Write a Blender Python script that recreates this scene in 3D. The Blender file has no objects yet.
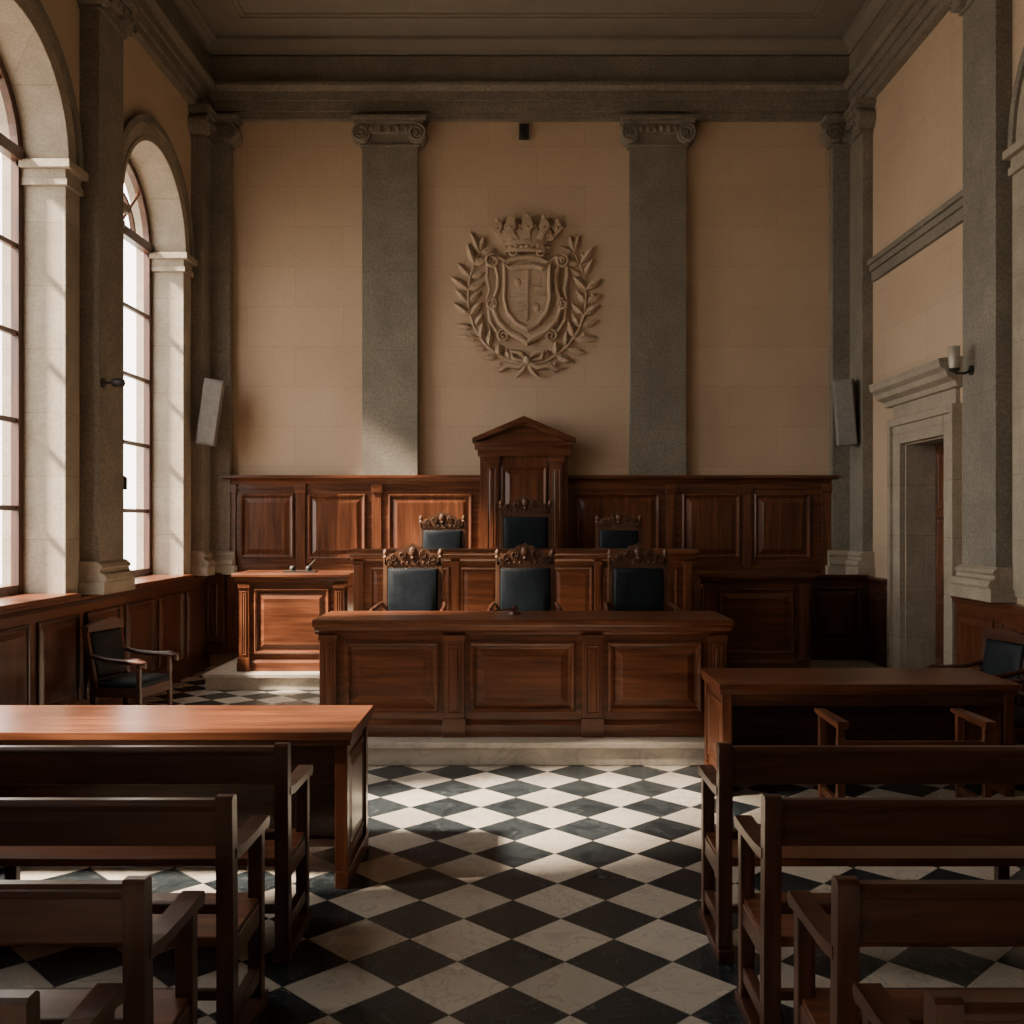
import bpy, bmesh, math, random
from mathutils import Matrix, Vector
random.seed(3)
S=bpy.context.scene
COL=S.collection

# ------------------------------------------------------------------ materials
MATS={}
def new_mat(name):
    m=bpy.data.materials.new(name); m.use_nodes=True
    nt=m.node_tree; nt.nodes.clear()
    out=nt.nodes.new('ShaderNodeOutputMaterial'); b=nt.nodes.new('ShaderNodeBsdfPrincipled')
    nt.links.new(b.outputs[0],out.inputs[0]); MATS[name]=m
    return m,nt,b
def N(nt,t,**k):
    n=nt.nodes.new(t)
    for a,v in k.items(): setattr(n,a,v)
    return n
def ramp(nt,stops):
    r=N(nt,'ShaderNodeValToRGB'); e=r.color_ramp.elements
    while len(e)<len(stops): e.new(0.5)
    for i,(p,c) in enumerate(stops):
        e[i].position=p; e[i].color=(*c,1)
    return r
def wood(name,axis,dark,mid,light,rough=0.34):
    m,nt,b=new_mat(name); L=nt.links.new
    tc=N(nt,'ShaderNodeTexCoord'); mp=N(nt,'ShaderNodeMapping')
    sc=[13,13,13]; sc[axis]=0.8; mp.inputs['Scale'].default_value=sc
    L(tc.outputs['Object'],mp.inputs[0])
    n=N(nt,'ShaderNodeTexNoise'); n.inputs['Scale'].default_value=1.5; n.inputs['Detail'].default_value=8; n.inputs['Distortion'].default_value=0.6
    L(mp.outputs[0],n.inputs['Vector'])
    r=ramp(nt,[(0.3,dark),(0.52,mid),(0.75,light)]); L(n.outputs[0],r.inputs[0])
    n2=N(nt,'ShaderNodeTexNoise'); n2.inputs['Scale'].default_value=1.7; n2.inputs['Detail'].default_value=3
    L(tc.outputs['Object'],n2.inputs['Vector'])
    r2=ramp(nt,[(0.3,(0.75,0.75,0.75)),(0.7,(1,1,1))]); L(n2.outputs[0],r2.inputs[0])
    mx=N(nt,'ShaderNodeMix',data_type='RGBA',blend_type='MULTIPLY'); mx.inputs[0].default_value=1
    L(r.outputs[0],mx.inputs[6]); L(r2.outputs[0],mx.inputs[7]); L(mx.outputs[2],b.inputs['Base Color'])
    b.inputs['Roughness'].default_value=rough
    bp=N(nt,'ShaderNodeBump'); bp.inputs['Strength'].default_value=0.12; bp.inputs['Distance'].default_value=0.004
    L(n.outputs[0],bp.inputs['Height']); L(bp.outputs[0],b.inputs['Normal'])
for i,a in enumerate('xyz'):
    wood('wood_'+a,i,(0.06,0.019,0.009),(0.128,0.043,0.019),(0.215,0.079,0.036),0.28)
    wood('dwood_'+a,i,(0.04,0.015,0.009),(0.077,0.030,0.017),(0.13,0.053,0.030),0.31)
    wood('carved_'+a,i,(0.055,0.024,0.012),(0.12,0.055,0.028),(0.2,0.095,0.047),0.45)
def stone(name,c0,c1,c2,scale=3,rough=0.75,bump=0.15,blocks=None,mort=0.8,fine=14,ff=None,lo=0.6,var=0.92):
    m,nt,b=new_mat(name); L=nt.links.new
    g=N(nt,'ShaderNodeNewGeometry')
    n=N(nt,'ShaderNodeTexNoise'); n.inputs['Scale'].default_value=scale; n.inputs['Detail'].default_value=9; n.inputs['Roughness'].default_value=0.6
    L(g.outputs['Position'],n.inputs['Vector'])
    r=ramp(nt,[(0.3,c0),(0.5,c1),(0.72,c2)]); L(n.outputs[0],r.inputs[0])
    nf=N(nt,'ShaderNodeTexNoise'); nf.inputs['Scale'].default_value=scale*fine; nf.inputs['Detail'].default_value=6; nf.inputs['Roughness'].default_value=0.7
    L(g.outputs['Position'],nf.inputs['Vector'])
    rf=ramp(nt,[(0.38,(lo,lo,lo)),(0.6,(1,1,1))]); L(nf.outputs[0],rf.inputs[0])
    mx=N(nt,'ShaderNodeMix',data_type='RGBA',blend_type='MULTIPLY'); mx.inputs[0].default_value=ff if ff is not None else (0.75 if bump>0.12 else 0.2)
    L(r.outputs[0],mx.inputs[6]); L(rf.outputs[0],mx.inputs[7]); col=mx.outputs[2]
    hgt=nf.outputs[0]
    if blocks:
        sx=N(nt,'ShaderNodeSeparateXYZ'); L(g.outputs['Position'],sx.inputs[0])
        ad=N(nt,'ShaderNodeMath',operation='ADD'); L(sx.outputs[0],ad.inputs[0]); L(sx.outputs[1],ad.inputs[1])
        cb=N(nt,'ShaderNodeCombineXYZ'); L(ad.outputs[0],cb.inputs[0]); L(sx.outputs[2],cb.inputs[1])
        br=N(nt,'ShaderNodeTexBrick'); br.inputs['Scale'].default_value=1.0
        br.inputs['Brick Width'].default_value=blocks[0]; br.inputs['Row Height'].default_value=blocks[1]
        br.inputs['Mortar Size'].default_value=0.007; br.inputs['Mortar Smooth'].default_value=0.4
        br.inputs['Color1'].default_value=(1,1,1,1); br.inputs['Color2'].default_value=(var,var*.99,var*.98,1); br.inputs['Mortar'].default_value=(mort,mort*0.98,mort*0.96,1)
        L(cb.outputs[0],br.inputs['Vector'])
        m2=N(nt,'ShaderNodeMix',data_type='RGBA',blend_type='MULTIPLY'); m2.inputs[0].default_value=1
        L(col,m2.inputs[6]); L(br.outputs[0],m2.inputs[7]); col=m2.outputs[2]
    L(col,b.inputs['Base Color']); b.inputs['Roughness'].default_value=rough
    bp=N(nt,'ShaderNodeBump'); bp.inputs['Strength'].default_value=bump; bp.inputs['Distance'].default_value=0.01
    L(hgt,bp.inputs['Height']); L(bp.outputs[0],b.inputs['Normal'])
stone('plaster',(0.50,0.375,0.265),(0.54,0.41,0.29),(0.58,0.445,0.32),0.8,0.85,0.07,(1.35,0.56),0.88,30,0.25,0.7,0.94)
stone('relief',(0.46,0.345,0.24),(0.53,0.40,0.283),(0.58,0.44,0.315),4,0.85,0.15)
stone('greystone',(0.205,0.183,0.147),(0.245,0.22,0.177),(0.29,0.26,0.21),2.5,0.8,0.22,(2.6,1.1),0.84,14,0.78,0.55,0.95)
stone('lightstone',(0.33,0.28,0.215),(0.39,0.335,0.26),(0.46,0.395,0.31),3,0.8,0.25,(3.1,0.62),0.75,14,0.6)
stone('ceil',(0.205,0.182,0.148),(0.225,0.2,0.162),(0.245,0.217,0.176),1.5,0.9,0.05)
def marble(name,base,vein):
    m,nt,b=new_mat(name); L=nt.links.new
    g=N(nt,'ShaderNodeNewGeometry')
    n=N(nt,'ShaderNodeTexNoise'); n.inputs['Scale'].default_value=3; n.inputs['Detail'].default_value=10; n.inputs['Distortion'].default_value=1.5
    L(g.outputs['Position'],n.inputs['Vector'])
    r=ramp(nt,[(0.42,base),(0.5,vein),(0.56,base)]); L(n.outputs[0],r.inputs[0])
    L(r.outputs[0],b.inputs['Base Color']); b.inputs['Roughness'].default_value=0.3
marble('marble',(0.50,0.45,0.38),(0.40,0.36,0.30))
def floor_mat():
    m,nt,b=new_mat('checker_marble'); L=nt.links.new
    g=N(nt,'ShaderNodeNewGeometry')
    mp=N(nt,'ShaderNodeMapping'); mp.inputs['Rotation'].default_value=(0,0,math.radians(45))
    T=TILE; mp.inputs['Scale'].default_value=(1/T,1/T,1/T); mp.inputs['Location'].default_value=TOFF
    L(g.outputs['Position'],mp.inputs[0])
    sx=N(nt,'ShaderNodeSeparateXYZ'); L(mp.outputs[0],sx.inputs[0])
    fl=[];edge=[]
    for k in (0,1):
        f=N(nt,'ShaderNodeMath',operation='FLOOR'); L(sx.outputs[k],f.inputs[0]); fl.append(f)
        fr=N(nt,'ShaderNodeMath',operation='FRACT'); L(sx.outputs[k],fr.inputs[0])
        s=N(nt,'ShaderNodeMath',operation='SUBTRACT'); L(fr.outputs[0],s.inputs[0]); s.inputs[1].default_value=0.5
        a=N(nt,'ShaderNodeMath',operation='ABSOLUTE'); L(s.outputs[0],a.inputs[0]); edge.append(a)
    ad=N(nt,'ShaderNodeMath',operation='ADD'); L(fl[0].outputs[0],ad.inputs[0]); L(fl[1].outputs[0],ad.inputs[1])
    hf=N(nt,'ShaderNodeMath',operation='MULTIPLY'); L(ad.outputs[0],hf.inputs[0]); hf.inputs[1].default_value=0.5
    fr=N(nt,'ShaderNodeMath',operation='FRACT'); L(hf.outputs[0],fr.inputs[0])
    gt=N(nt,'ShaderNodeMath',operation='GREATER_THAN'); L(fr.outputs[0],gt.inputs[0]); gt.inputs[1].default_value=0.25
    # per tile random
    cb=N(nt,'ShaderNodeCombineXYZ'); L(fl[0].outputs[0],cb.inputs[0]); L(fl[1].outputs[0],cb.inputs[1])
    wn=N(nt,'ShaderNodeTexWhiteNoise',noise_dimensions='2D'); L(cb.outputs[0],wn.inputs['Vector'])
    vs=N(nt,'ShaderNodeVectorMath',operation='SCALE'); L(wn.outputs['Color'],vs.inputs[0]); vs.inputs['Scale'].default_value=20
    va=N(nt,'ShaderNodeVectorMath',operation='ADD'); L(vs.outputs[0],va.inputs[0]); L(g.outputs['Position'],va.inputs[1])
    n=N(nt,'ShaderNodeTexNoise'); n.inputs['Scale'].default_value=3.5; n.inputs['Detail'].default_value=9; n.inputs['Distortion'].default_value=1.8
    L(va.outputs[0],n.inputs['Vector'])
    rw=ramp(nt,[(0.3,(0.42,0.38,0.32)),(0.48,(0.54,0.49,0.415)),(0.505,(0.40,0.36,0.305)),(0.53,(0.54,0.49,0.415)),(0.8,(0.46,0.415,0.35))]); L(n.outputs[0],rw.inputs[0])
    rb=ramp(nt,[(0.3,(0.014,0.019,0.022)),(0.49,(0.022,0.029,0.033)),(0.5,(0.075,0.083,0.085)),(0.51,(0.022,0.03,0.034)),(0.8,(0.035,0.044,0.048))]); L(n.outputs[0],rb.inputs[0])
    mx=N(nt,'ShaderNodeMix',data_type='RGBA'); L(gt.outputs[0],mx.inputs[0]); L(rw.outputs[0],mx.inputs[6]); L(rb.outputs[0],mx.inputs[7])
    br=N(nt,'ShaderNodeMath',operation='MULTIPLY_ADD'); L(wn.outputs['Value'],br.inputs[0]); br.inputs[1].default_value=0.3; br.inputs[2].default_value=0.75
    ms=N(nt,'ShaderNodeVectorMath',operation='SCALE'); L(mx.outputs[2],ms.inputs[0]); L(br.outputs[0],ms.inputs['Scale'])
    mxe=N(nt,'ShaderNodeMath',operation='MAXIMUM'); L(edge[0].outputs[0],mxe.inputs[0]); L(edge[1].outputs[0],mxe.inputs[1])
    ge=N(nt,'ShaderNodeMath',operation='GREATER_THAN'); L(mxe.outputs[0],ge.inputs[0]); ge.inputs[1].default_value=0.4935
    m3=N(nt,'ShaderNodeMix',data_type='RGBA'); L(ge.outputs[0],m3.inputs[0]); L(ms.outputs[0],m3.inputs[6]); m3.inputs[7].default_value=(0.09,0.08,0.07,1)
    L(m3.outputs[2],b.inputs['Base Color'])
    n3=N(nt,'ShaderNodeTexNoise'); n3.inputs['Scale'].default_value=2; n3.inputs['Detail'].default_value=5; L(g.outputs['Position'],n3.inputs['Vector'])
    mr=N(nt,'ShaderNodeMapRange'); mr.inputs[3].default_value=0.16; mr.inputs[4].default_value=0.34; L(n3.outputs[0],mr.inputs[0]); L(mr.outputs[0],b.inputs['Roughness'])
TILE=0.3536; TOFF=(10.9,-8.66,0)
floor_mat()
def plain(name,c,rough=0.5,metal=0,noise=0.15,spec=0.5):
    m,nt,b=new_mat(name); L=nt.links.new
    g=N(nt,'ShaderNodeNewGeometry'); n=N(nt,'ShaderNodeTexNoise'); n.inputs['Scale'].default_value=18; n.inputs['Detail'].default_value=4
    L(g.outputs['Position'],n.inputs['Vector'])
    r=ramp(nt,[(0.3,tuple(x*(1-noise) for x in c)),(0.7,tuple(min(1,x*(1+noise)) for x in c))]); L(n.outputs[0],r.inputs[0])
    L(r.outputs[0],b.inputs['Base Color']); b.inputs['Roughness'].default_value=rough; b.inputs['Metallic'].default_value=metal
    b.inputs['Specular IOR Level'].default_value=spec
    bp=N(nt,'ShaderNodeBump'); bp.inputs['Strength'].default_value=0.08; bp.inputs['Distance'].default_value=0.003
    L(n.outputs[0],bp.inputs['Height']); L(bp.outputs[0],b.inputs['Normal'])
plain('leather',(0.008,0.013,0.018),0.55,0,0.3,0.22)
plain('brass',(0.3,0.19,0.08),0.4,0.9)
plain('iron',(0.03,0.028,0.025),0.5,0.4)
plain('speaker_grey',(0.2,0.19,0.175),0.55)
plain('speaker_dark',(0.05,0.05,0.05),0.6)
plain('opal',(0.45,0.41,0.34),0.25)
plain('ground_out',(0.2,0.19,0.17),0.9)

# ------------------------------------------------------------------ builder
class B:
    def __init__(s): s.v=[];s.f=[];s.m=[];s.sm=[];s.M=Matrix.Identity(4);s.names=[]
    def mi(s,n):
        if n not in s.names: s.names.append(n)
        return s.names.index(n)
    def add(s,vs,fs,mat,smooth=False):
        o=len(s.v); k=s.mi(mat)
        for p in vs: s.v.append(s.M@Vector(p))
        for f in fs: s.f.append([o+i for i in f]); s.m.append(k); s.sm.append(smooth)
    def box(s,x0,x1,y0,y1,z0,z1,mat):
        if mat in('wood','dwood','carved'):
            d=[abs(x1-x0),abs(y1-y0),abs(z1-z0)]; mat+='_'+'xyz'[d.index(max(d))]
        s.add([(x0,y0,z0),(x1,y0,z0),(x1,y1,z0),(x0,y1,z0),(x0,y0,z1),(x1,y0,z1),(x1,y1,z1),(x0,y1,z1)],
              [(0,3,2,1),(4,5,6,7),(0,1,5,4),(1,2,6,5),(2,3,7,6),(3,0,4,7)],mat)
    def prism(s,pts,axis,a,b,mat,smooth=False):
        def P(p,t):
            return {'x':(t,p[0],p[1]),'y':(p[0],t,p[1]),'z':(p[0],p[1],t)}[axis]
        n=len(pts); vs=[P(p,a) for p in pts]+[P(p,b) for p in pts]
        s.add(vs,[(i,(i+1)%n,n+(i+1)%n,n+i) for i in range(n)],mat,smooth)
        s.add(vs,[tuple(range(n)),tuple(range(2*n-1,n-1,-1))],mat)
    def panel(s,o,u,v,n,w,h,steps,mat,matc=None,smooth=False):
        o=Vector(o);u=Vector(u);v=Vector(v);n=Vector(n); vs=[]
        for (i,d) in steps:
            for (a,c) in((i,i),(w-i,i),(w-i,h-i),(i,h-i)): vs.append(o+u*a+v*c+n*d)
        fs=[]
        for k in range(len(steps)-1):
            for j in range(4):
                fs.append((4*k+j,4*k+(j+1)%4,4*k+4+(j+1)%4,4*k+4+j))
        s.add(vs,fs,mat,smooth); L=4*(len(steps)-1)
        s.add([vs[L+j] for j in range(4)],[(0,1,2,3)],matc or mat,smooth)
    def pf(s,x0,x1,z0,z1,y,mat='wood_z',k=1.0):   # raised & fielded panel facing -Y
        st=[(0,0),(0,.022*k),(.012*k,.03*k),(.028*k,.024*k),(.036*k,.006*k),(.05*k,.004*k),(.095*k,.02*k),(.1*k,.024*k)]
        s.panel((x0,y,z0),(1,0,0),(0,0,1),(0,-1,0),x1-x0,z1-z0,st,mat)
    def lathe(s,prof,c,axis='z',n=16,mat='brass',smooth=True):
        vs=[]
        for (r,t) in prof:
            for i in range(n):
                a=2*math.pi*i/n; p=(r*math.cos(a),r*math.sin(a))
                q={'z':(p[0],p[1],t),'y':(p[0],t,p[1]),'x':(t,p[0],p[1])}[axis]
                vs.append((q[0]+c[0],q[1]+c[1],q[2]+c[2]))
        fs=[(k*n+i,k*n+(i+1)%n,(k+1)*n+(i+1)%n,(k+1)*n+i) for k in range(len(prof)-1) for i in range(n)]
        s.add(vs,fs,mat,smooth)
        s.add(vs,[tuple(range(n)),tuple(range((len(prof)-1)*n,len(prof)*n))],mat)
    def ball(s,c,r,mat,sc=(1,1,1),n=10):
        vs=[];h=n//2+1
        for j in range(h+1):
            t=math.pi*j/h
            for i in range(n):
                a=2*math.pi*i/n
                vs.append((c[0]+r*sc[0]*math.sin(t)*math.cos(a),c[1]+r*sc[1]*math.sin(t)*math.sin(a),c[2]+r*sc[2]*math.cos(t)))
        s.add(vs,[(j*n+i,j*n+(i+1)%n,(j+1)*n+(i+1)%n,(j+1)*n+i) for j in range(h) for i in range(n)],mat,True)
    def tube(s,pts,rad,mat,n=8):
        pts=[Vector(p) for p in pts]
        if not hasattr(rad,'__len__'): rad=[rad]*len(pts)
        vs=[]
        for k,p in enumerate(pts):
            t=(pts[min(k+1,len(pts)-1)]-pts[max(k-1,0)]).normalized()
            ref=Vector((0,1,0)) if abs(t.y)<0.9 else Vector((1,0,0))
            a=t.cross(ref).normalized(); b=t.cross(a)
            for i in range(n):
                g=2*math.pi*i/n; vs.append(p+(a*math.cos(g)+b*math.sin(g))*rad[k])
        s.add(vs,[(k*n+i,k*n+(i+1)%n,(k+1)*n+(i+1)%n,(k+1)*n+i) for k in range(len(pts)-1) for i in range(n)],mat,True)
        s.add(vs,[tuple(range(n)),tuple(range((len(pts)-1)*n,len(pts)*n))],mat)
    def ring(s,cx,cz,r0,r1,y0,y1,mat,a0=0,a1=math.pi,n=28):
        vs=[]
        for i in range(n+1):
            a=a0+(a1-a0)*i/n; c,t=math.cos(a),math.sin(a)
            for r,y in((r0,y0),(r1,y0),(r1,y1),(r0,y1)): vs.append((cx+r*c,y,cz+r*t))
        fs=[(4*i+j,4*i+(j+1)%4,4*i+4+(j+1)%4,4*i+4+j) for i in range(n) for j in range(4)]
        fs+=[(0,1,2,3),(4*n,4*n+3,4*n+2,4*n+1)]
        s.add(vs,fs,mat)
    def spiral(s,cx,cz,r0,turns,y,h,w,mat,sgn=1,a0=math.pi/2,shrink=0.85):
        n=int(turns*16); vs=[]
        for i in range(n+1):
            t=i/n; a=a0-sgn*2*math.pi*turns*t; r=r0*(1-shrink*t); ww=w*(1-0.5*t)
            for rr,yy in((r-ww,y),(r-ww*.5,y-h),(r+ww*.5,y-h),(r+ww,y)): vs.append((cx+rr*math.cos(a),yy,cz+rr*math.sin(a)))
        fs=[(4*i+j,4*i+j+1,4*i+5+j,4*i+4+j) for i in range(n) for j in range(3)]
        s.add(vs,fs,mat,True)
    def done(s,name,loc=(0,0,0),rz=0,bevel=0.004,scale=1):
        me=bpy.data.meshes.new(name)
        me.from_pydata([tuple(p) for p in s.v],[],s.f)
        for n in s.names: me.materials.append(MATS[n])
        for i,p in enumerate(me.polygons): p.material_index=s.m[i]; p.use_smooth=s.sm[i]
        bm=bmesh.new(); bm.from_mesh(me); bmesh.ops.recalc_face_normals(bm,faces=bm.faces); bm.to_mesh(me); bm.free()
        ob=bpy.data.objects.new(name,me); COL.objects.link(ob); ob.location=loc; ob.rotation_euler=(0,0,rz); ob.scale=(scale,)*3
        if bevel:
            md=ob.modifiers.new('bevel','BEVEL'); md.width=bevel; md.segments=2; md.limit_method='ANGLE'; md.angle_limit=math.radians(50); md.use_clamp_overlap=True
        return ob

XL,XR,YB,YF,ZC=-4.5,4.65,14.0,-4.0,8.7
ML=Matrix.Translation((XL,0,0))@Matrix.Rotation(math.pi/2,4,'Z')     # local x = +Y
MR=Matrix.Translation((XR,0,0))@Matrix.Rotation(-math.pi/2,4,'Z')    # local x = -Y
MB=Matrix.Translation((0,YB,0))
MF=Matrix.Translation((0,YF,0))@Matrix.Rotation(math.pi,4,'Z')

# ------------------------------------------------------------------ room shell
b=B(); b.box(XL-.6,XR+.6,YF-.6,YB+.6,-0.2,0,'checker_marble'); b.done('floor',bevel=0)
b=B(); b.box(XL-.6,XR+.6,YF-.6,YB+.6,ZC,ZC+.2,'ceil'); b.done('ceiling',bevel=0)
b=B(); b.box(XL-.6,XR+.6,YB,YB+.4,0,ZC,'plaster'); b.done('wall_back',bevel=0)
b=B(); b.box(XL-.6,XR+.6,YF-.4,YF,0,ZC,'plaster'); b.done('wall_front',bevel=0)

WIN=[12.12,8.74,5.36,-1.6]; R=1.03; SP=5.55; SILL=1.32; TH=0.6  # last entry: unseen window behind the camera, added to brighten the bench backs
b=B(); b.M=ML
def quad(p,mat): b.add(p,[(0,1,2,3)],mat)
for yy in (0,TH):
    edges=[YF-.4]+[e for c in sorted(WIN) for e in (c-R,c+R)]+[YB+.4]
    for i in range(0,len(edges),2):
        quad([(edges[i],yy,0),(edges[i+1],yy,0),(edges[i+1],yy,ZC),(edges[i],yy,ZC)],'plaster')
    for c in WIN:
        quad([(c-R,yy,0),(c+R,yy,0),(c+R,yy,SILL),(c-R,yy,SILL)],'plaster')
        n=28
        for i in range(n):
            a,a2=math.pi*i/n,math.pi*(i+1)/n
            x1,z1=c+R*math.cos(a),SP+R*math.sin(a); x2,z2=c+R*math.cos(a2),SP+R*math.sin(a2)
            quad([(x1,yy,z1),(x2,yy,z2),(x2,yy,ZC),(x1,yy,ZC)],'plaster')
for c in WIN:
    quad([(c-R,0,SILL),(c+R,0,SILL),(c+R,TH,SILL),(c-R,TH,SILL)],'lightstone')
    for e in(-R,R): quad([(c+e,0,SILL),(c+e,TH,SILL),(c+e,TH,SP),(c+e,0,SP)],'lightstone')
    n=28
    for i in range(n):
        a,a2=math.pi*i/n,math.pi*(i+1)/n
        x1,z1=c+R*math.cos(a),SP+R*math.sin(a); x2,z2=c+R*math.cos(a2),SP+R*math.sin(a2)
        quad([(x1,0,z1),(x1,TH,z1),(x2,TH,z2),(x2,0,z2)],'lightstone')
b.done('wall_left',bevel=0)

# archivolts / imposts
def arch_trim(b,c,mat='lightstone',depth=0.42,wall_l=None):
    b.ring(c,SP,R,R+.26,-.04,0.001,mat)
    b.ring(c,SP,R+.20,R+.29,-.075,-.03,'greystone')
    b.ring(c,SP,R-.004,R+.05,-.055,0.0,mat)
    for sg in(-1,1):
        xa=c+sg*(R-.05); xb=c+sg*(R+.31); x0,x1=min(xa,xb),max(xa,xb)
        b.box(x0,x1,-.06,depth,SP-.24,SP-.17,mat)
        b.box(x0+.01,x1-.01,-.04,depth,SP-.17,SP-.08,mat)
        xa=c+sg*(R-.09); xb=c+sg*(R+.34); x0,x1=min(xa,xb),max(xa,xb)
        b.box(x0,x1,-.10,depth,SP-.08,SP,mat)
        # jamb stone face
        xa=c+sg*(R-.003); xb=c+sg*(R+.29); x0,x1=min(xa,xb),max(xa,xb)
        b.box(x0,x1,-.025,0.002,SILL,SP-.24,mat)
for i,c in enumerate(WIN):
    b=B(); b.M=ML; arch_trim(b,c); b.done('trim_%d'%(i+1),bevel=0.006)
# windows
for i,c in enumerate(WIN):
    b=B(); b.M=ML; y0,y1=.39,.47; m='dwood'
    b.box(c-R,c-R+.09,y0,y1,SILL,SP,m); b.box(c+R-.09,c+R,y0,y1,SILL,SP,m)
    b.box(c-R+.01,c+R-.01,y0+.005,y1,SILL,SILL+.1,m); b.box(c-.05,c+.05,y0-.02,y1-.01,SILL,SP,m)
    b.box(c-R+.01,c+R-.01,y0-.03,y1-.005,SP-.02,SP+.1,m)
    b.ring(c,SP,R-.09,R,y0,y1,m+'_z'); b.ring(c,SP,R*.5-.02,R*.5+.02,y0+.01,y1-.01,m+'_z')
    for k in range(1,5):
        z=SILL+ (SP-SILL)*k/5; b.box(c-R+.05,c+R-.05,y0+.015,y1-.015,z-.025,z+.025,m)
    for a in (45,90,135):
        a=math.radians(a); b.tube([(c,.43,SP+.05),(c+(R-.04)*math.cos(a),.43,SP+(R-.04)*math.sin(a))],.022,m+'_z',6)
    b.ball((c+.07,.37,SILL+1.25),.02,'iron'); b.box(c+.055,c+.085,.34,.38,SILL+1.1,SILL+1.25,'iron')
    b.done('window_%d'%(i+1),bevel=0.004)
    b=B(); b.M=ML; b.box(c-R-.1,c+R+.1,-.13,.4,SILL-.03,SILL+.012,'wood'); b.done('window_sill',bevel=0.006)

# right wall with door opening
DY0,DY1,DZ0,DZ1=10.92,12.2,0.2,2.98
b=B(); b.M=MR
b.box(-(YB+.4),-DY1,0,TH,0,ZC,'plaster'); b.box(-DY0,-(YF-.4),0,TH,0,ZC,'plaster')
b.box(-DY1,-DY0,0,TH,DZ1,ZC,'plaster'); b.box(-DY1,-DY0,0,TH,0,DZ0,'plaster')
b.done('wall_right',bevel=0)
# blind arches on right wall
for i,c in enumerate([8.15,4.75,1.35]):
    b=B(); b.M=MR; arch_trim(b,-c,depth=0.0); b.done('trim_%d'%(10+i),bevel=0.006)
# string course
b=B(); b.M=MR
b.box(-13.25,-10.2,-.05,0,5.2,5.33,'greystone'); b.box(-13.25,-10.2,-.08,0,5.33,5.41,'greystone'); b.box(-13.25,-10.2,-.11,0,5.41,5.48,'greystone')
b.done('trim_20')
# door surround
b=B(); b.M=MR; g='lightstone'
b.box(-DY1-.3,-DY1,-.07,0,.2,DZ1+.3,g); b.box(-DY0,-DY0+.3,-.07,0,.2,DZ1+.3,g); b.box(-DY1,-DY0,-.07,0,DZ1,DZ1+.3,g)
b.box(-DY1-.31,-DY1-.22,-.11,0.002,.2,DZ1+.31,g); b.box(-DY0+.22,-DY0+.31,-.11,0.002,.2,DZ1+.31,g); b.box(-DY1-.22,-DY0+.22,-.11,0,DZ1+.22,DZ1+.31,g)
b.box(-DY1,-DY1+.02,0,.38,.2,DZ1,g); b.box(-DY0-.02,-DY0,0,.38,.2,DZ1,g); b.box(-DY1+.02,-DY0-.02,0,.38,DZ1-.02,DZ1,g)
b.box(-DY1-.26,-DY0+.26,-.05,0,DZ1+.31,DZ1+.5,g)
prof=[(0,3.46),(-.1,3.46),(-.12,3.52),(-.2,3.56),(-.22,3.62),(-.28,3.66),(-.3,3.75),(0,3.78)]
b.prism(prof,'x',-DY1-.42,-DY0+.42,g)
b.done('trim_21',bevel=0.006)
b=B(); b.M=MR
b.box(-DY1+.02,-DY0-.02,.36,.42,.2,DZ1-.02,'wood_z')
for (x0,x1) in((-DY1+.08,-(DY0+DY1)/2-.03),(-(DY0+DY1)/2+.03,-DY0-.08)):
    for (z0,z1) in((.35,1.05),(1.13,2.1),(2.18,2.88)): b.pf(x0,x1,z0,z1,.36,k=.9)
b.ball((-(DY0+DY1)/2+.06,.31,1.2),.03,'brass'); b.tube([(-(DY0+DY1)/2+.06,.36,1.2),(-(DY0+DY1)/2+.06,.31,1.2)],.012,'brass')
b.done('door_1')

# entablature: frieze + architrave + crown
def entab(name,M,x0,x1):
    b=B(); b.M=M; g='greystone'
    b.box(x0,x1,-.10,0,7.62,7.72,g); b.box(x0,x1,-.13,0,7.72,7.86,g); b.box(x0,x1,-.16,0,7.86,7.98,g)
    b.prism([(0,7.98),(-.2,7.98),(-.25,8.03),(-.25,8.08),(-.14,8.1),(-.14,8.48),(0,8.48)],'x',x0,x1,g)
    b.prism([(0,8.5),(-.15,8.5),(-.17,8.55),(-.21,8.59),(-.24,8.64),(-.27,8.65),(-.27,ZC),(0,ZC)],'x',x0,x1,'ceil')
    b.done(name,bevel=0.004)
entab('trim_30',MB,XL,XR); entab('trim_31',ML,YF,YB); entab('trim_32',MR,-YB,-YF); entab('trim_33',MF,-XR,-XL)
# ceiling frames
b=B()
def frame(x0,x1,y0,y1,w,d,m='ceil'):
    b.box(x0,x1,y0,y0+w,ZC-d,ZC,m); b.box(x0,x1,y1-w,y1,ZC-d,ZC,m); b.box(x0,x0+w,y0+w,y1-w,ZC-d,ZC,m); b.box(x1-w,x1,y0+w,y1-w,ZC-d,ZC,m)
frame(-3.85,3.98,-3.2,13.3,.12,.04); frame(-3.73,3.86,-3.08,13.18,.06,.02)
b.done('trim_34')

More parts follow.
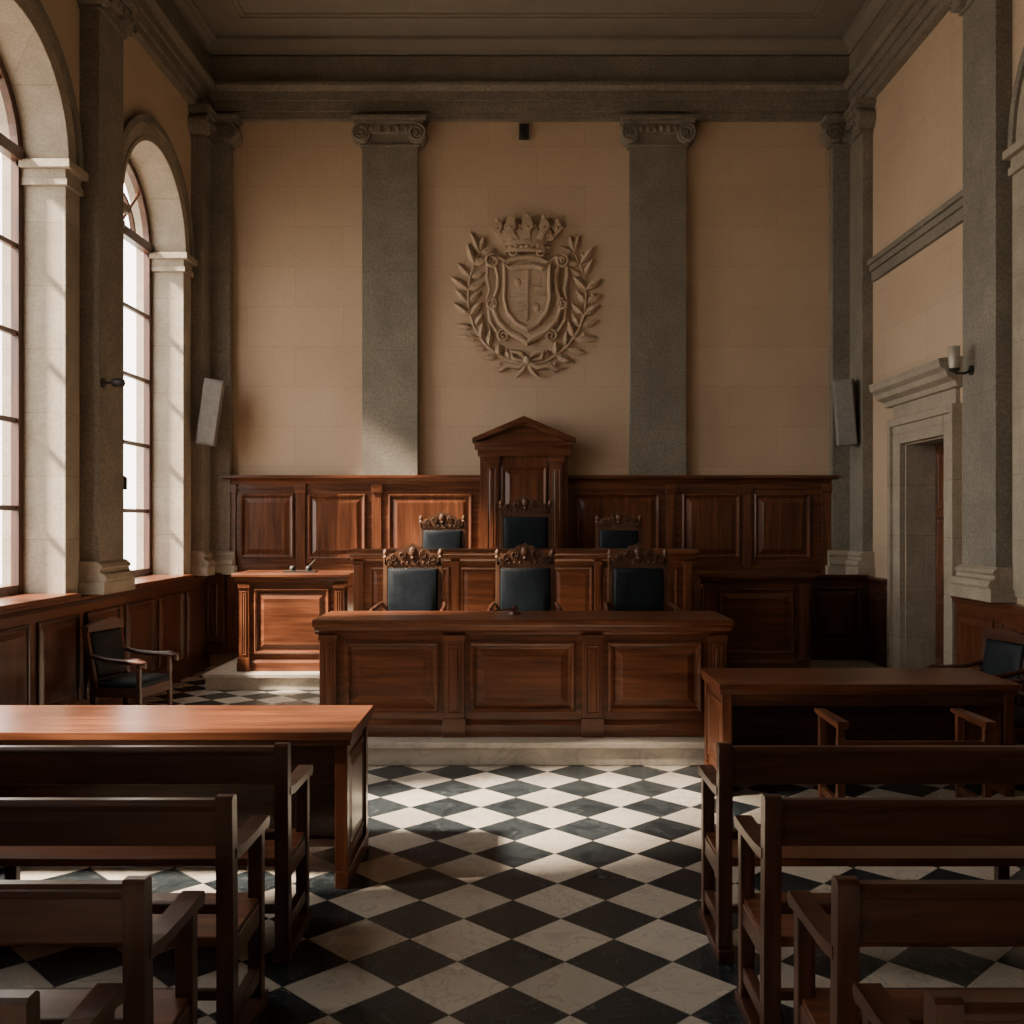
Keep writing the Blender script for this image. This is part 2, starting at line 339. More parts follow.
# pilasters
def pilaster(b,xc,w,z0,z1,d=.14,cap=.40,vol=True,base=True):
    g='greystone'; h=w/2
    b.box(xc-h,xc+h,-d,0,z0+(.3 if base else 0),z1-cap,g)
    # base
    if base:
        b.box(xc-h-.09,xc+h+.09,-d-.09,0,z0,z0+.12,'lightstone')
        b.prism([(0,z0+.12),(-d-.08,z0+.12),(-d-.1,z0+.15),(-d-.08,z0+.2),(-d-.04,z0+.215),(-d-.035,z0+.25),(-d-.06,z0+.27),(-d-.04,z0+.3),(-d,z0+.33),(0,z0+.33)],'x',xc-h-.06,xc+h+.06,'lightstone')
    # capital
    zt=z1
    b.box(xc-h-.03,xc+h+.03,-d-.03,0,zt-cap,zt-cap+.035,g)
    b.box(xc-h+.002,xc+h-.002,-d-.005,0,zt-cap+.03,zt-.1,g)
    b.prism([(xc-h-.02,zt-.22),(xc+h+.02,zt-.22),(xc+h+.06,zt-.1),(xc-h-.06,zt-.1)],'y',-d-.07,0,g)
    ne=max(3,int(w/.13))
    for i in range(ne):
        x=xc-h*.62+ (w*.62)*i/(ne-1) if ne>1 else xc
        b.ball((x,-d-.07,zt-.17),.045,g,(.8,.7,1.2),8)
    b.box(xc-h-.1,xc+h+.1,-d-.1,0,zt-.1,zt-.06,g); b.box(xc-h-.13,xc+h+.13,-d-.13,0,zt-.06,zt,g)
    if vol:
        for sg in(-1,1):
            cx=xc+sg*(h+.0); cz=zt-.23
            b.lathe([(.13,-d-.085),(.135,-d-.07),(.135,-.0)],(cx,0,cz),'y',20,g,False)
            b.spiral(cx,cz,.125,2.2,-d-.08,.03,.02,g,-sg*-1)
            b.ball((cx,-d-.09,cz),.03,g)
def pil(name,M,xc,w,z0,**k):
    b=B(); b.M=M; pilaster(b,xc,w,z0,7.62,**k); b.done(name,bevel=0.005)
pil('pilaster',MB,-1.86,.77,2.66,base=False); pil('pilaster',MB,1.86,.78,2.66,base=False)
pil('pilaster',MB,-4.27,.40,1.3,d=.16); pil('pilaster',MB,4.45,.36,1.3,d=.16)
for y in(13.72,):
    pil('pilaster',ML,y,.42,1.3,d=.16)
pil('pilaster',MR,-13.6,.55,1.3,d=.14)
for y in(10.43,7.05,3.67,.29): pil('pilaster',ML,y,.62,1.3,d=.2)
for y in(9.88,6.45,3.05,-.35): pil('pilaster',MR,-y,.72,1.27,d=.16)

# side wainscots
def wains(name,M,x0,x1,zt,n,th=.08,z0=0,mat='dwood'):
    b=B(); b.M=M
    b.box(x0,x1,-th,0,z0,zt-.06,mat+'_x')
    b.box(x0+.001,x1-.001,-th-.03,0,z0,z0+.16,mat+'_x')
    b.prism([(0,zt-.08),(-th-.015,zt-.08),(-th-.03,zt-.05),(-th-.05,zt-.03),(-th-.05,zt),(0,zt)],'x',x0-.002,x1+.002,mat+'_x')
    w=(x1-x0)/n
    for i in range(n):
        b.pf(x0+i*w+.08,x0+(i+1)*w-.08,z0+.24,zt-.17,-th,mat+'_z')
    b.done(name,bevel=0.003)
wains('wainscot_left',ML,YF,YB-.02,1.29,18)
wains('wainscot_right',MR,-10.6,-YF,1.26,15,mat='wood')
wains('wainscot_right',MR,-YB+.02,-12.53,1.3,1,z0=.2)
wains('wainscot_front',MF,-XR,-XL,1.3,9)
# low return panel near back right corner and back left corner
wains('wainscot_back',Matrix.Translation((0,13.3,0)),3.74,4.54,1.33,1,th=.06,z0=.2,mat='dwood')
wains('wainscot_back',Matrix.Translation((0,YB-.16,0)),-4.45,-4.15,1.33,1,th=.04,z0=.2)

# tall back wainscot
b=B(); b.M=MB
x0,x1=-4.14,4.31; zt=2.68
b.box(x0,x1,-.10,0,.2,zt-.1,'wood_x')
b.prism([(0,zt-.13),(-.12,zt-.13),(-.13,zt-.09),(-.17,zt-.06),(-.2,zt-.05),(-.2,zt-.01),(0,zt)],'x',x0-.03,x1+.03,'wood_x')
b.box(x0+.001,x1-.001,-.13,0,zt-.2,zt-.17,'wood_x')
b.box(x0+.001,x1-.001,-.12,0,1.36,1.42,'wood_x')
for (a,c) in((-3.93,-3.2),(-3.0,-2.2),(-1.88,-.72),(.72,1.88),(2.2,3.0),(3.2,3.98)):
    b.pf(a,c,1.52,zt-.27,-.10,k=1.2); b.pf(a,c,.5,1.3,-.10,k=1.2)
for xx in (-4.06,-3.1,-2.04,2.04,3.1,4.2):
    b.box(xx-.06,xx+.06,-.125,0,.2,zt-.13,'wood_z'); b.box(xx-.075,xx+.075,-.15,0,zt-.25,zt-.13,'wood')
b.done('wainscot_back',bevel=0.003)

# pediment throne back
b=B(); b.M=Matrix.Translation((.0,YB,-.04)); f=-.34
b.box(-.6,.6,f,-.11,.89,3.03,'wood_z')
for sg in(-1,1):
    b.box(sg*.44-.09,sg*.44+.09,f-.05,f,1.2,2.95,'wood_z')
    b.pf(sg*.44-.055,sg*.44+.055,1.45,2.8,f-.05,k=.35)
    b.box(sg*.44-.11,sg*.44+.11,f-.07,f,2.88,2.96,'wood')
b.box(-.63,.63,f-.07,-.11,2.96,3.05,'wood'); 
b.prism([(-.11,3.05),(f-.08,3.05),(f-.11,3.09),(f-.15,3.11),(f-.15,3.15),(-.11,3.15)],'x',-.67,.67,'wood_x')
b.prism([(-.62,3.15),(.62,3.15),(0,3.4)],'y',f-.05,-.11,'wood_x')
for sg in(-1,1):
    b.prism([(sg*.70,3.14),(sg*.70,3.2),(0,3.5),(0,3.42)],'y',f-.15,-.11,'wood_x')
    b.prism([(sg*.65,3.15),(sg*.65,3.19),(0,3.42),(0,3.38)],'y',f-.1,-.112,'wood_x')
b.pf(-.31,.31,1.3,2.82,f,k=1.1)
b.done('judge_canopy',bevel=0.003)

# daises (marble)
b=B(); b.box(-1.95,1.95,8.34,11.38,0,.16,'marble'); b.box(-1.98,1.98,8.30,11.38,.15,.2,'marble')
b.box(-1.8,1.8,9.42,11.38,.2,.5,'marble'); b.done('marble_dais',bevel=0.008)
b=B(); b.box(-3.84,XR-.13,12.04,YB-.11,0,.16,'marble'); b.box(-3.86,XR-.13,12.0,YB-.11,.15,.2,'marble')
b.box(2.0,XR,10.3,12.0,0,.2,'marble'); b.box(-1.97,1.97,11.42,YB-.11,.2,.85,'marble'); b.box(-1.97,1.97,11.42,12,0,.2,'marble')
b.done('marble_dais',bevel=0.008)

# panelled desk
def pdesk(b,x0,x1,yf,yb,z0,z1,panels,pils,over=.08,top=.06,sides=True,mat='wood',k=1.0,base=.14):
    b.box(x0,x1,yf,yb,z0+.02,z1-top,mat+'_x')
    b.box(x0-.03,x1+.03,yf-.035,yb,z0,z0+base*.75,mat+'_x')
    b.prism([(yb,z0+base*.75),(yf-.03,z0+base*.75),(yf-.01,z0+base),(yb,z0+base)],'x',x0-.02,x1+.02,mat+'_x')
    zz=z1-top
    b.prism([(yb,zz-.07),(yf-.015,zz-.07),(yf-.03,zz-.045),(yf-.05,zz-.03),(yf-.055,zz),(yb,zz)],'x',x0-.045,x1+.045,mat+'_x')
    b.prism([(yb,zz),(yf-over,zz),(yf-over-.01,zz+top*.3),(yf-over-.01,zz+top*.7),(yf-over,z1),(yb,z1)],'x',x0-over,x1+over,mat+'_x')
    for (a,c) in panels: b.pf(a,c,z0+base+.07,zz-.13,yf,mat+'_x',k)
    for (a,c) in pils:
        b.box(a,c,yf-.04,yf,z0,zz-.07,mat+'_z'); b.box(a-.012,c+.012,yf-.06,yf,z0,z0+base+.02,mat)
        b.box(a-.012,c+.012,yf-.055,yf,zz-.12,zz-.07,mat); 
        if c-a>.1: b.pf(a+.03,c-.03,z0+base+.06,zz-.16,yf-.04,mat+'_z',.3)
    if sides:
        b.panel((x0,yb-.06,z0+base+.07),(0,-1,0),(0,0,1),(-1,0,0),yb-yf-.12,zz-.2-z0-base,[(0,0),(0,.022),(.02,.028),(.036,.006),(.09,.02)],mat+'_z')
        b.panel((x1,yf+.06,z0+base+.07),(0,1,0),(0,0,1),(1,0,0),yb-yf-.12,zz-.2-z0-base,[(0,0),(0,.022),(.02,.028),(.036,.006),(.09,.02)],mat+'_z')
b=B(); pdesk(b,-1.74,1.72,8.56,9.36,.2,1.2,[(-1.53,-.73),(-.46,.44),(.72,1.52)],[(-1.74,-1.6),(-.68,-.51),(.50,.67),(1.58,1.72)],k=1.25,over=.06)
b.done('judge_desk')
b=B(); pdesk(b,-1.93,1.9,11.4,12.0,.5,1.71,[(-1.75,-1.42),(-1.3,-.85),(-.72,-.28),(-.2,.24),(.33,.78),(.9,1.35),(1.44,1.75)],[(-1.93,-1.83),(-.82,-.74),(.8,.88),(1.82,1.9)],k=.8)
b.done('upper_judge_desk')
for xx in(-2.84,2.84):
    b=B(); pdesk(b,-.64,.64,0,.75,0,1.2,[(-.46,.46)],[(-.64,-.52),(.52,.64)],k=1.2)
    b.done('clerk_desk',(xx,12.25,.2))

# counsel tables (open on the near side)
def ctable(name,x0,x1,y0,y1,h):
    b=B(); m='wood'
    b.box(x0-.02,x1+.02,y0-.04,y1+.04,h-.045,h,'wood_x')
    b.prism([(y1+.02,h-.08),(y0-.01,h-.08),(y0-.025,h-.045),(y1+.035,h-.045)],'x',x0-.01,x1+.01,'wood_x')
    b.box(x0+.03,x1-.03,y0+.02,y0+.05,h-.17,h-.075,'dwood_x')
    b.box(x0+.03,x1-.03,y1-.06,y1-.02,.08,h-.075,'dwood_x')
    for xa,sg in((x0+.03,-1),(x1-.03,1)):
        xi=xa-sg*.05; a,c=min(xa,xi),max(xa,xi)
        b.box(a,c,y0+.02,y1-.02,.06,h-.075,'wood_z')
        b.box(min(xi,xa+sg*.025),max(xi,xa+sg*.025),y0,y1,0,.1,'wood_y')
        b.box(min(xi,xa+sg*.02),max(xi,xa+sg*.02),y0,y0+.07,.1,h-.08,'wood_z'); b.box(min(xi,xa+sg*.02),max(xi,xa+sg*.02),y1-.07,y1,.1,h-.08,'wood_z')
        st=[(0,0),(0,.012),(.02,.016),(.035,.004),(.08,.014)]
        if sg<0: b.panel((xa,y1-.11,.17),(0,-1,0),(0,0,1),(-1,0,0),y1-y0-.22,h-.33,st,'wood_z')
        else: b.panel((xa,y0+.11,.17),(0,1,0),(0,0,1),(1,0,0),y1-y0-.22,h-.33,st,'wood_z')
    n=3
    for i in range(n):
        w=(x1-x0-.2)/n; b.panel((x0+.1+(i+1)*w-.06,y1-.02,.2),(-1,0,0),(0,0,1),(0,1,0),w-.12,h-.4,[(0,0),(0,.015),(.03,.02),(.05,.004),(.1,.015)],'wood_z')
    b.box(x0+.08,x1-.08,y0+.35,y0+.4,.12,.17,'dwood_x')
    b.done(name,bevel=0.004)
ctable('counsel_table',-3.7,-.97,5.55,6.28,.88)
ctable('counsel_table',1.46,3.64,7.4,8.15,.84)

# benches
def bench(x0,x1,y,h=1.0):
    b=B(); L=x1-x0; m='dwood'; k=h
    for xc in(0.035,L/2,L-.035):
        if xc==L/2:
            b.box(xc-.03,xc+.03,.0,.05,0,.94*k,m); b.box(xc-.025,xc+.025,.05,.42,.36,.43,m); b.box(xc-.03,xc+.03,.38,.43,0,.43,m); continue
        b.prism([(-.03,0),(.045,0),(.035,.45),(.018,1.0*k),(.0,1.012*k),(-.035,1.012*k),(-.045,1.0*k),(-.03,.45)],'x',xc-.032,xc+.032,m+'_z')
        b.box(xc-.03,xc+.03,.385,.44,0,.745,m+'_z')
        b.box(xc-.038,xc+.038,-.05,.47,0,.055,m); b.box(xc-.022,xc+.022,0,.42,.12,.18,m)
        b.box(xc-.022,xc+.022,0,.42,.36,.45,m)
        b.prism([(.0,.765),(.1,.752),(.3,.75),(.44,.745),(.47,.738),(.49,.75),(.5,.77),(.485,.79),(.3,.785),(.12,.79),(.0,.805)],'x',xc-.036,xc+.036,m+'_y')
    b.box(0.04,L-.04,-.022,.01,.82*k,.965*k,m+'_x')
    b.prism([(-.035,.955*k),(.025,.955*k),(.028,.98*k),(.012,.995*k),(-.022,.995*k),(-.038,.98*k)],'x',.05,L-.05,m+'_x')
    b.box(0.04,L-.04,-.015,.02,.56,.60,m+'_x')
    b.prism([(.0,.43),(.44,.44),(.455,.455),(.44,.475),(.2,.462),(.0,.47)],'x',.02,L-.02,'wood_x')
    b.box(.05,L-.05,.37,.395,.36,.44,m+'_x')
    b.box(.05,L-.05,.2,.235,.13,.17,m+'_x')
    b.done('wooden_bench',(x0,y,0),bevel=0.005)
for y,h in((4.67,1),(3.79,1),(2.92,1),(2.24,.985)):
    bench(-4.1,-1.09,y,h); bench(.9,3.95,y,h)

# low bench at right counsel table
b=B(); m='wood'
for xc in(.04,1.0):
    b.box(xc-.025,xc+.025,0,.05,0,.62,m); b.box(xc-.025,xc+.025,.4,.45,0,.7,m)
    b.prism([(-.04,.685),(.44,.695),(.5,.7),(.5,.725),(.3,.73),(-.04,.735)],'x',xc-.035,xc+.035,'wood_y')
    b.box(xc-.022,xc+.022,0.002,.048,.6,.7,m); b.box(xc-.018,xc+.018,.05,.4,.15,.2,m); b.box(xc-.018,xc+.018,.05,.4,.36,.43,m)
b.box(0.02,1.02,0,.46,.42,.46,'wood_x'); b.box(.05,.99,0.003,.03,.34,.42,'wood_x'); b.box(.05,.99,.003,.025,.54,.6,'wood_x')
b.done('counsel_bench',(2.04,6.55,0),bevel=.005)

# judge chair (faces -Y)
def judge_chair(name,loc,sc=1):
    b=B(); m='carved'
    W=.275
    for sg in(-1,1):
        b.prism([(sg*W-.022,0),(sg*W+.022,0),(sg*W+.022,1.17),(sg*W-.022,1.17)],'y',.0,.055,'carved_z')
        b.lathe([(.026,1.17),(.03,1.18),(.018,1.195),(.028,1.215),(.025,1.235),(.012,1.255),(.003,1.265)],(sg*W,.027,0),'z',12,'carved_z')
        b.box(sg*.31-.028,sg*.31+.028,-.5,-.44,0,.66,m)
        b.tube([(sg*.31,.03,.72),(sg*.33,-.15,.705),(sg*.335,-.35,.69),(sg*.335,-.48,.685),(sg*.335,-.53,.665),(sg*.335,-.52,.63)],[.018,.02,.024,.026,.026,.016],'dwood_y',10)
        b.tube([(sg*.33,-.47,.44),(sg*.35,-.48,.55),(sg*.33,-.46,.68)],[.028,.022,.026],'dwood_z',8)
        b.box(sg*.31-.02,sg*.31+.02,-.46,.02,.1,.15,m); b.box(sg*.3-.025,sg*.3+.025,-.46,.02,.36,.45,m)
    b.box(-.3,.3,-.5,-.46,.35,.45,m); b.box(-.3,.3,-.25,-.21,.1,.14,m)
    b.box(-W,W,.005,.045,.52,.58,m); b.box(-W,W,.005,.045,1.07,1.13,m); b.box(-.26,.26,.015,.04,.55,1.1,'carved_z')
    # carved crest
    P=[(-.28,1.1),(.28,1.1),(.275,1.18),(.245,1.19),(.225,1.215),(.18,1.22),(.155,1.255),(.105,1.262),(.08,1.29),(.035,1.295),(0,1.32)]
    P=P+[(-x,z) for x,z in P[-2:1:-1]]
    b.prism(P,'y',.0,.05,'carved_x')
    for sg in(-1,1):
        b.spiral(sg*.19,1.17,.035,1.6,0,.018,.009,'carved_x',sg); b.spiral(sg*.105,1.205,.04,1.6,0,.02,.01,'carved_x',-sg); b.spiral(sg*.24,1.145,.022,1.3,0,.016,.007,'carved_x',sg)
        for k in range(4): b.ball((sg*(.05+k*.055),-.004,1.125),.012,'carved_x')
    b.ball((0,-.005,1.235),.038,'carved_x',(1,.5,1.3)); b.ball((0,-.01,1.17),.022,'carved_x')
    # leather back + seat, piped
    st=[(0,0),(0,.02),(.012,.034),(.03,.044),(.07,.052),(.13,.056)]
    b.panel((-.245,.01,.585),(1,0,0),(0,0,1),(0,-1,0),.49,.485,st,'leather',smooth=True)
    b.panel((-.245,.045,.585),(1,0,0),(0,0,1),(0,1,0),.49,.485,[(0,0),(0,.01),(.03,.02)],'leather')
    b.panel((-.28,-.49,.45),(1,0,0),(0,1,0),(0,0,1),.56,.5,[(0,0),(-.005,.04),(.01,.065),(.04,.08),(.12,.09)],'leather',smooth=True)
    for i in range(15):
        x=-.235+.47*i/14
        for z in(.592,1.063): b.ball((x,-.012,z),.006,'brass',n=6)
    for i in range(1,14):
        z=.592+.471*i/14
        for x in(-.237,.237): b.ball((x,-.012,z),.006,'brass',n=6)
    b.done(name,loc,bevel=.004,scale=sc)
for x in(-1.11,.01,1.14): judge_chair('judge_chair',(x,9.98,.5))
judge_chair('judge_chair',(-1.05,12.85,.85),1.0); judge_chair('judge_chair',(1.22,12.85,.85),1.0); judge_chair('judge_chair',(.02,12.95,.85),1.16)

# low open armchairs with leather
def armchair(loc,rz):
    b=B(); m='dwood'
    for sg in(-1,1):
        b.prism([(.02,0),(.07,0),(.06,.45),(.16,1.02),(.11,1.02),(.0,.45)],'x',sg*.28-.022,sg*.28+.022,m+'_z')
        b.lathe([(.026,.0),(.03,.1),(.02,.14),(.03,.2),(.03,.4),(.02,.46),(.026,.52),(.024,.67)],(sg*.28,-.44,0),'z',10,m+'_z')
        b.tube([(sg*.28,.1,.74),(sg*.29,-.1,.70),(sg*.3,-.3,.685),(sg*.3,-.44,.69),(sg*.3,-.51,.67),(sg*.3,-.51,.635),(sg*.3,-.48,.63)],[.022,.024,.028,.032,.032,.025,.015],m+'_y',10)
        b.box(sg*.28-.018,sg*.28+.018,-.44,.04,.14,.18,m); b.box(sg*.28-.022,sg*.28+.022,-.44,.04,.34,.43,m)
    b.box(-.28,.28,-.46,-.42,.34,.43,m); b.box(-.28,.28,-.2,-.17,.14,.18,m); b.box(-.28,.28,.02,.05,.34,.43,m)
    P=[(-.31,.96),(.31,.96),(.31,1.02),(.2,1.05),(0,1.075),(-.2,1.05),(-.31,1.02)]
    b.M=Matrix.Translation((0,.075,.0)); b.prism(P,'y',0,.05,m+'_x'); b.M=Matrix.Identity(4)
    b.M=Matrix.Translation((0,.03,.5))@Matrix.Rotation(math.radians(-10),4,'X')
    b.panel((-.25,.0,.0),(1,0,0),(0,0,1),(0,-1,0),.5,.46,[(0,-.03),(0,.015),(.012,.03),(.04,.045),(.1,.05)],'leather',smooth=True)
    b.panel((-.25,.03,.0),(1,0,0),(0,0,1),(0,1,0),.5,.46,[(0,-.03),(0,.0),(.012,.01)],'leather')
    b.M=Matrix.Identity(4)
    b.panel((-.265,-.45,.43),(1,0,0),(0,1,0),(0,0,1),.53,.48,[(0,0),(-.005,.03),(.01,.055),(.04,.07),(.12,.078)],'leather',smooth=True)
    b.done('leather_armchair',loc,rz,.004)
armchair((-4.08,9.95,0),math.radians(80))
armchair((4.25,9.0,0),math.radians(-78))
armchair((4.2,8.05,0),math.radians(-95))

# ------------------------------------------------------------------ coat of arms relief
b=B(); b.M=Matrix.Translation((.045,YB,5.18))@Matrix.Diagonal((1,.78,1,1)); m='relief'
def loft_outline(half,cx,cz,steps,zsc=1):
    pts=half+[(-x,z) for x,z in half[-2:0:-1]]
    n=len(pts); vs=[]
    for (s_,d) in steps:
        for x,z in pts: vs.append((cx+x*s_,-d,cz+z*s_))
    fs=[(k*n+i,k*n+(i+1)%n,(k+1)*n+(i+1)%n,(k+1)*n+i) for k in range(len(steps)-1) for i in range(n)]
    b.add(vs,fs,m); L=(len(steps)-1)*n
    vs2=[vs[L+i] for i in range(n)]+[(cx,-steps[-1][1]-.01,cz)]
    b.add(vs2,[(i,(i+1)%n,n) for i in range(n)],m)
H=[(0,.60),(.16,.58),(.3,.52),(.42,.60),(.52,.56),(.47,.44),(.43,.3),(.44,.12),(.49,-.02),(.5,-.18),(.43,-.36),(.28,-.52),(.12,-.6),(0,-.68)]
loft_outline(H,0,-.02,[(1,0),(1,.08),(.94,.12),(.88,.10),(.84,.06),(.78,.06)])
H2=[(0,.42),(.12,.42),(.24,.38),(.33,.44),(.32,.2),(.33,-.05),(.28,-.25),(.16,-.4),(0,-.48)]
loft_outline(H2,0,0,[(1.05,.05),(1.05,.13),(.97,.16),(.9,.14),(.86,.11),(.8,.115)])
b.box(-.018,.018,-.145,-.1,-.36,.34,m); b.box(-.25,.25,-.14,-.1,-.02,.02,m)
for (x,z) in((-.13,.17),(.13,-.17)): b.ball((x,-.115,z),.05,m,(1,.4,1.4))
for (x,z) in((.13,.17),(-.13,-.17)):
    for k in(-1,0,1): b.box(x-.07,x+.07,-.13,-.1,z+k*.06-.014,z+k*.06+.014,m)
for sg in(-1,1):
    b.spiral(sg*.48,.48,.1,1.7,-.07,.06,.028,m,sg); b.spiral(sg*.5,-.12,.085,1.6,-.07,.05,.024,m,-sg)
    b.spiral(sg*.33,-.56,.09,1.6,-.05,.05,.024,m,sg); b.spiral(sg*.2,.6,.07,1.5,-.08,.05,.02,m,-sg)
    b.tube([(sg*.55,-.07,.42),(sg*.56,-.08,.25),(sg*.52,-.08,.08),(sg*.56,-.07,-.05)],[.025,.03,.026,.02],m,6)
    b.tube([(sg*.54,-.07,-.18),(sg*.52,-.08,-.35),(sg*.42,-.07,-.5)],[.02,.03,.022],m,6)
# crown
for k in range(9):
    t=-1+2*k/8; x=.3*t; 
    b.ball((x,-.1-.09*math.sqrt(max(0,1-t*t)),.665),.03,m,(1.1,.8,.8),8)
def band(x0,x1,z0,z1,bul,th,n=10):
    vs=[]
    for i in range(n+1):
        t=-1+2*i/n; yb=-(.06+bul*math.sqrt(max(0,1-t*t*.98)))
        vs+=[(x0*t,yb,z0),(x1*t,yb-.0,z1),(x1*t,0,z1),(x0*t,0,z0)]
    fs=[(4*i+j,4*i+(j+1)%4,4*i+4+(j+1)%4,4*i+4+j) for i in range(n) for j in range(4)]+[(0,1,2,3),(4*n,4*n+3,4*n+2,4*n+1)]
    b.add(vs,fs,m)
band(.31,.31,.60,.63,.13,0); band(.295,.3,.63,.70,.11,0); band(.32,.32,.70,.73,.13,0)
band(.29,.38,.73,.90,.09,0)
for k,t in enumerate((-1,-.55,0,.55,1)):
    x0=.3*t; x1=.42*t; y=-(.07+.09*math.sqrt(max(0,1-t*t))); hh=1.02+.05*(1-abs(t))
    b.prism([(x0-.05,.76),(x0+.05,.76),(x1+.035,.88),(x1+.085,.94),(x1+.05,hh-.02),(x1,hh+.02),(x1-.05,hh-.02),(x1-.085,.94),(x1-.035,.88)],'y',y-.03,0,m)
    b.ball((x1,y-.03,hh+.03),.032,m); b.ball((x1,y-.04,.93),.022,m)
for t in(-.78,-.28,.28,.78):
    x1=.38*t; b.prism([(x1-.05,.8),(x1+.05,.8),(x1+.02,.97),(x1-.02,.97)],'y',-.13,0,m); b.ball((x1,-.12,.98),.022,m)
# wreath
def bez(P,t):
    q=[Vector(p) for p in P]
    while len(q)>1: q=[q[i].lerp(q[i+1],t) for i in range(len(q)-1)]
    return q[0]
def leaf(p,d,Ln,w,h=.045,y=-.03):
    d=Vector((d[0],d[1])).normalized(); q=Vector((-d.y,d.x))
    def P(a,c,dy): return (p[0]+d.x*a+q.x*c,y-dy,p[1]+d.y*a+q.y*c)
    vs=[P(0,0,0),P(.3*Ln,w*.85,0),P(.6*Ln,w*.8,.01),P(Ln,0,.02),P(.6*Ln,-w*.8,.01),P(.3*Ln,-w*.85,0),P(.3*Ln,0,h),P(.65*Ln,0,h),
        ]
    vs+= [(v[0],0,v[2]) for v in vs[:6]]
    b.add(vs,[(0,1,6),(1,2,7,6),(2,3,7),(3,4,7),(4,5,6,7),(5,0,6),(0,8,9,1),(1,9,10,2),(2,10,11,3),(3,11,12,4),(4,12,13,5),(5,13,8,0)],m)
for sg in(-1,1):
    P=[(-.12,-.98),(.46,-.98),(.95,-.55),(.93,.15),(.66,.60)]
    NS=12
    pts=[bez(P,i/NS) for i in range(NS+1)]
    b.tube([(sg*p.x,-.04,p.y) for p in pts],[.032-.018*i/NS for i in range(NS+1)],m,6)
    for i in range(2,NS+1):
        p=pts[i]; d=pts[min(i+1,NS)]-pts[i-1]; d.normalize(); q=Vector((-d.y,d.x))
        for s2 in(-1,1):
            Ln=(.29+random.uniform(-.05,.04))*(1 if i>3 else .8)*(.8 if s2>0 else 1.0)
            sp=random.uniform(.55,1.25)
            dd=d*.7+q*s2*sp; leaf((sg*p.x,p.y),(sg*dd.x,dd.y),Ln,.056,y=-.03-.03*(i%2),h=.05)
        if i%3==0:
            bb=p+q*(-.09)-d*.08; b.ball((sg*bb.x,-.06,bb.y),.03,m)
    leaf((sg*pts[NS].x,pts[NS].y),(sg*(-.25),1),.26,.056)
    # ribbons
    b.tube([(0,-.06,-.9),(sg*.12,-.08,-1.0),(sg*.28,-.07,-.97),(sg*.4,-.06,-1.04),(sg*.5,-.05,-1.0)],[.03,.04,.035,.035,.02],m,6)
    b.tube([(0,-.06,-.9),(sg*.1,-.08,-.8),(sg*.22,-.08,-.78),(sg*.2,-.07,-.88),(0,-.07,-.92)],[.02,.035,.04,.035,.02],m,6)
    b.tube([(0,-.06,-.92),(sg*.06,-.07,-1.05),(sg*.16,-.06,-1.14)],[.03,.035,.02],m,6)
b.ball((0,-.08,-.9),.06,m)
b.done('coat_of_arms',bevel=0.004)

# ------------------------------------------------------------------ small fixtures
b=B(); b.box(-.05,.05,-.1,0,.0,.12,'iron'); b.lathe([(.045,-.16),(.05,-.1),(.04,-.02)],(0,0,-.02),'y',14,'iron'); b.box(-.07,.07,-.03,0,-.05,.17,'speaker_dark')
b.done('security_camera',(0,YB,7.42),bevel=.003)
def speaker(loc,rz,tilt):
    b=B(); b.M=Matrix.Rotation(tilt,4,'Y')
    b.prism([(-.12,-.12),(.12,-.12),(.14,0),(.1,.1),(-.1,.1),(-.14,0)],'z',-.44,.44,'speaker_grey')
    b.panel((-.115,-.12,-.42),(1,0,0),(0,0,1),(0,-1,0),.23,.84,[(0,0),(0,.012),(.012,.014)],'speaker_grey')
    b.M=Matrix.Identity(4); b.box(-.03,.03,.08,.3,-.05,.05,'iron')
    b.done('loudspeaker',loc,rz,.006)
speaker((-4.24,13.5,3.5),math.radians(15),math.radians(8))
speaker((4.34,13.52,3.5),math.radians(-15),math.radians(-4))
def sconce(loc,rz):
    b=B(); b.lathe([(.05,-.02),(.05,0)],(0,0,0),'y',16,'iron'); b.tube([(0,0,0),(0,-.08,-.03),(0,-.16,-.03),(0,-.18,0)],.012,'iron')
    b.lathe([(.02,-.02),(.05,0),(.055,.02)],(0,-.18,0),'z',16,'iron'); b.lathe([(.048,.02),(.055,.1),(.055,.24),(.045,.24),(.045,.1)],(0,-.18,0),'z',16,'opal')
    b.done('sconce_lamp',loc,rz,0)
sconce((XR-.16,10.02,3.55),math.radians(-90))
b=B(); b.lathe([(.05,-.02),(.05,0)],(0,0,0),'y',16,'iron'); b.tube([(0,0,0),(0,-.08,0),(0,-.13,.0)],.014,'iron'); b.lathe([(.035,-.22),(.045,-.2),(.045,-.12),(.03,-.1)],(0,0,0),'y',14,'iron')
b.done('bullet_camera',(XL+.2,10.2,3.45),math.radians(90),0)
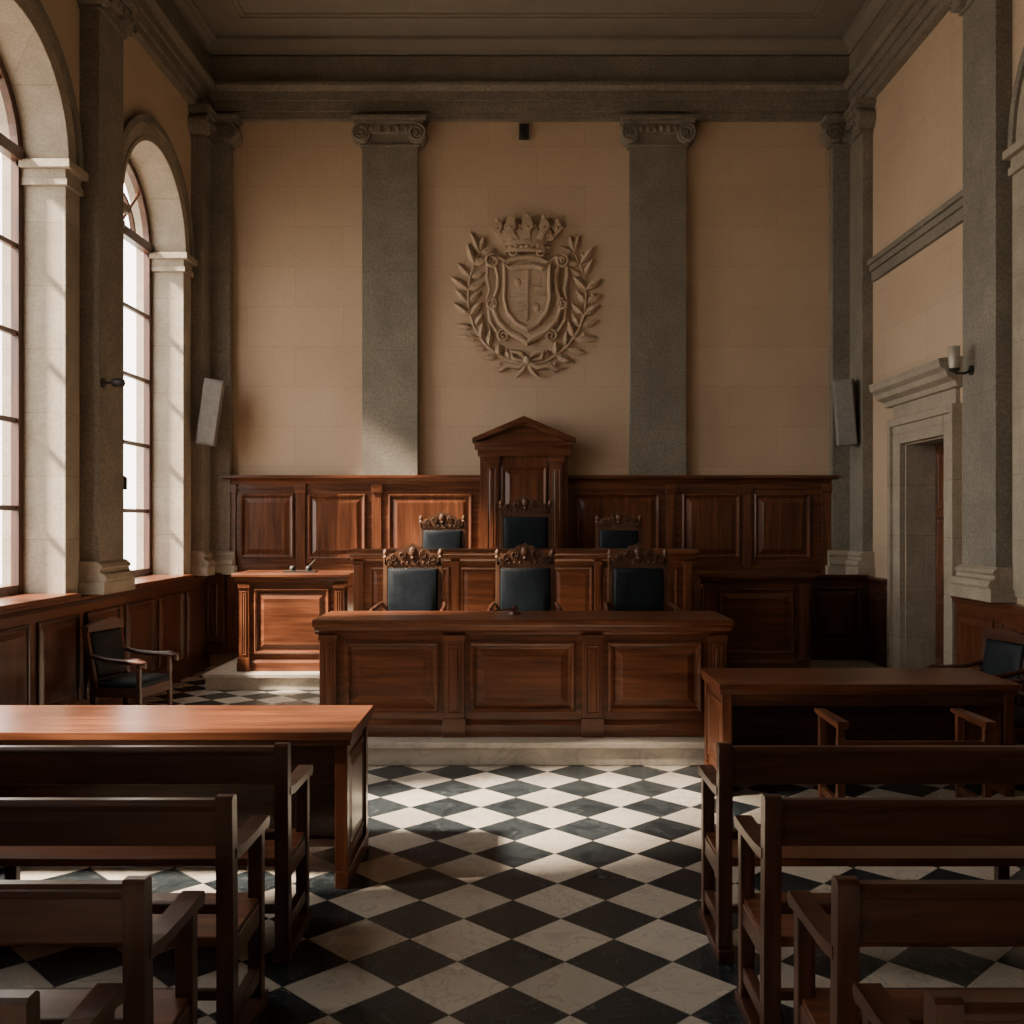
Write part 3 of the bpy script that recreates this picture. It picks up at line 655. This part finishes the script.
# desk set on the left clerk desk, gavel on judge desk
b=B(); b.box(-.2,.2,-.08,.08,0,.02,'iron'); b.lathe([(.035,.02),(.04,.05),(.03,.075),(.015,.08)],(-.1,0,0),'z',12,'iron'); b.lathe([(.035,.02),(.04,.05),(.03,.075),(.015,.08)],(.1,0,0),'z',12,'iron'); b.tube([(.1,0,.07),(.18,.02,.16)],.005,'iron')
b.done('inkstand',(-2.78,12.45,1.4),bevel=.002)
b=B(); b.lathe([(.05,0),(.055,.012),(.045,.022)],(0,0,0),'z',16,'dwood_x'); b.lathe([(.028,-.05),(.03,-.035),(.024,-.02),(.024,.02),(.03,.035),(.028,.05)],(0,0,.05),'y',14,'dwood_y'); b.tube([(0,0,.05),(-.2,.02,.03)],.008,'dwood_x')
b.done('gavel',(-.08,9.0,1.2),bevel=0)

# ------------------------------------------------------------------ outside ground
b=B(); b.box(-40,XL-.61,-30,40,-.6,-.5,'ground_out'); b.done('ground',bevel=0)

# ------------------------------------------------------------------ light
w=bpy.data.worlds.new('World'); S.world=w; w.use_nodes=True; nt=w.node_tree; nt.nodes.clear()
o=N(nt,'ShaderNodeOutputWorld'); bg=N(nt,'ShaderNodeBackground'); tc=N(nt,'ShaderNodeTexCoord'); sx=N(nt,'ShaderNodeSeparateXYZ')
mr=N(nt,'ShaderNodeMapRange'); mr.inputs[1].default_value=-.1; mr.inputs[2].default_value=.7
rp=ramp(nt,[(0,(1.0,0.925,0.815)),(1,(1.0,0.95,0.885))])
nt.links.new(tc.outputs['Generated'],sx.inputs[0]); nt.links.new(sx.outputs[2],mr.inputs[0]); nt.links.new(mr.outputs[0],rp.inputs[0])
nt.links.new(rp.outputs[0],bg.inputs[0]); nt.links.new(bg.outputs[0],o.inputs[0]); bg.inputs[1].default_value=7.8
for i,c in enumerate(WIN):
    ld=bpy.data.lights.new('window_portal','AREA'); ld.shape='RECTANGLE'; ld.size=2.1; ld.size_y=5.3; ld.cycles.is_portal=True
    lo=bpy.data.objects.new('window_portal',ld); COL.objects.link(lo); lo.location=(XL-.55,c,(SILL+SP+R)/2)
    lo.rotation_euler=Vector((1,0,0)).to_track_quat('-Z','Z').to_euler()
sd=bpy.data.lights.new('sun','SUN'); sd.energy=42; sd.angle=math.radians(6); sd.color=(1,.81,.62)
so=bpy.data.objects.new('sun',sd); COL.objects.link(so); so.location=(-12,2,12); so.rotation_euler=Vector((1,.34,-1.02)).to_track_quat('-Z','Y').to_euler()

cd=bpy.data.cameras.new('camera'); co=bpy.data.objects.new('camera',cd); COL.objects.link(co)
co.location=(0,0,2.05); co.rotation_euler=(math.pi/2,0,0); cd.sensor_width=36; cd.lens=36*1000/1024; cd.shift_x=-12/1024; cd.shift_y=8/1024
cd.clip_start=.05; S.camera=co
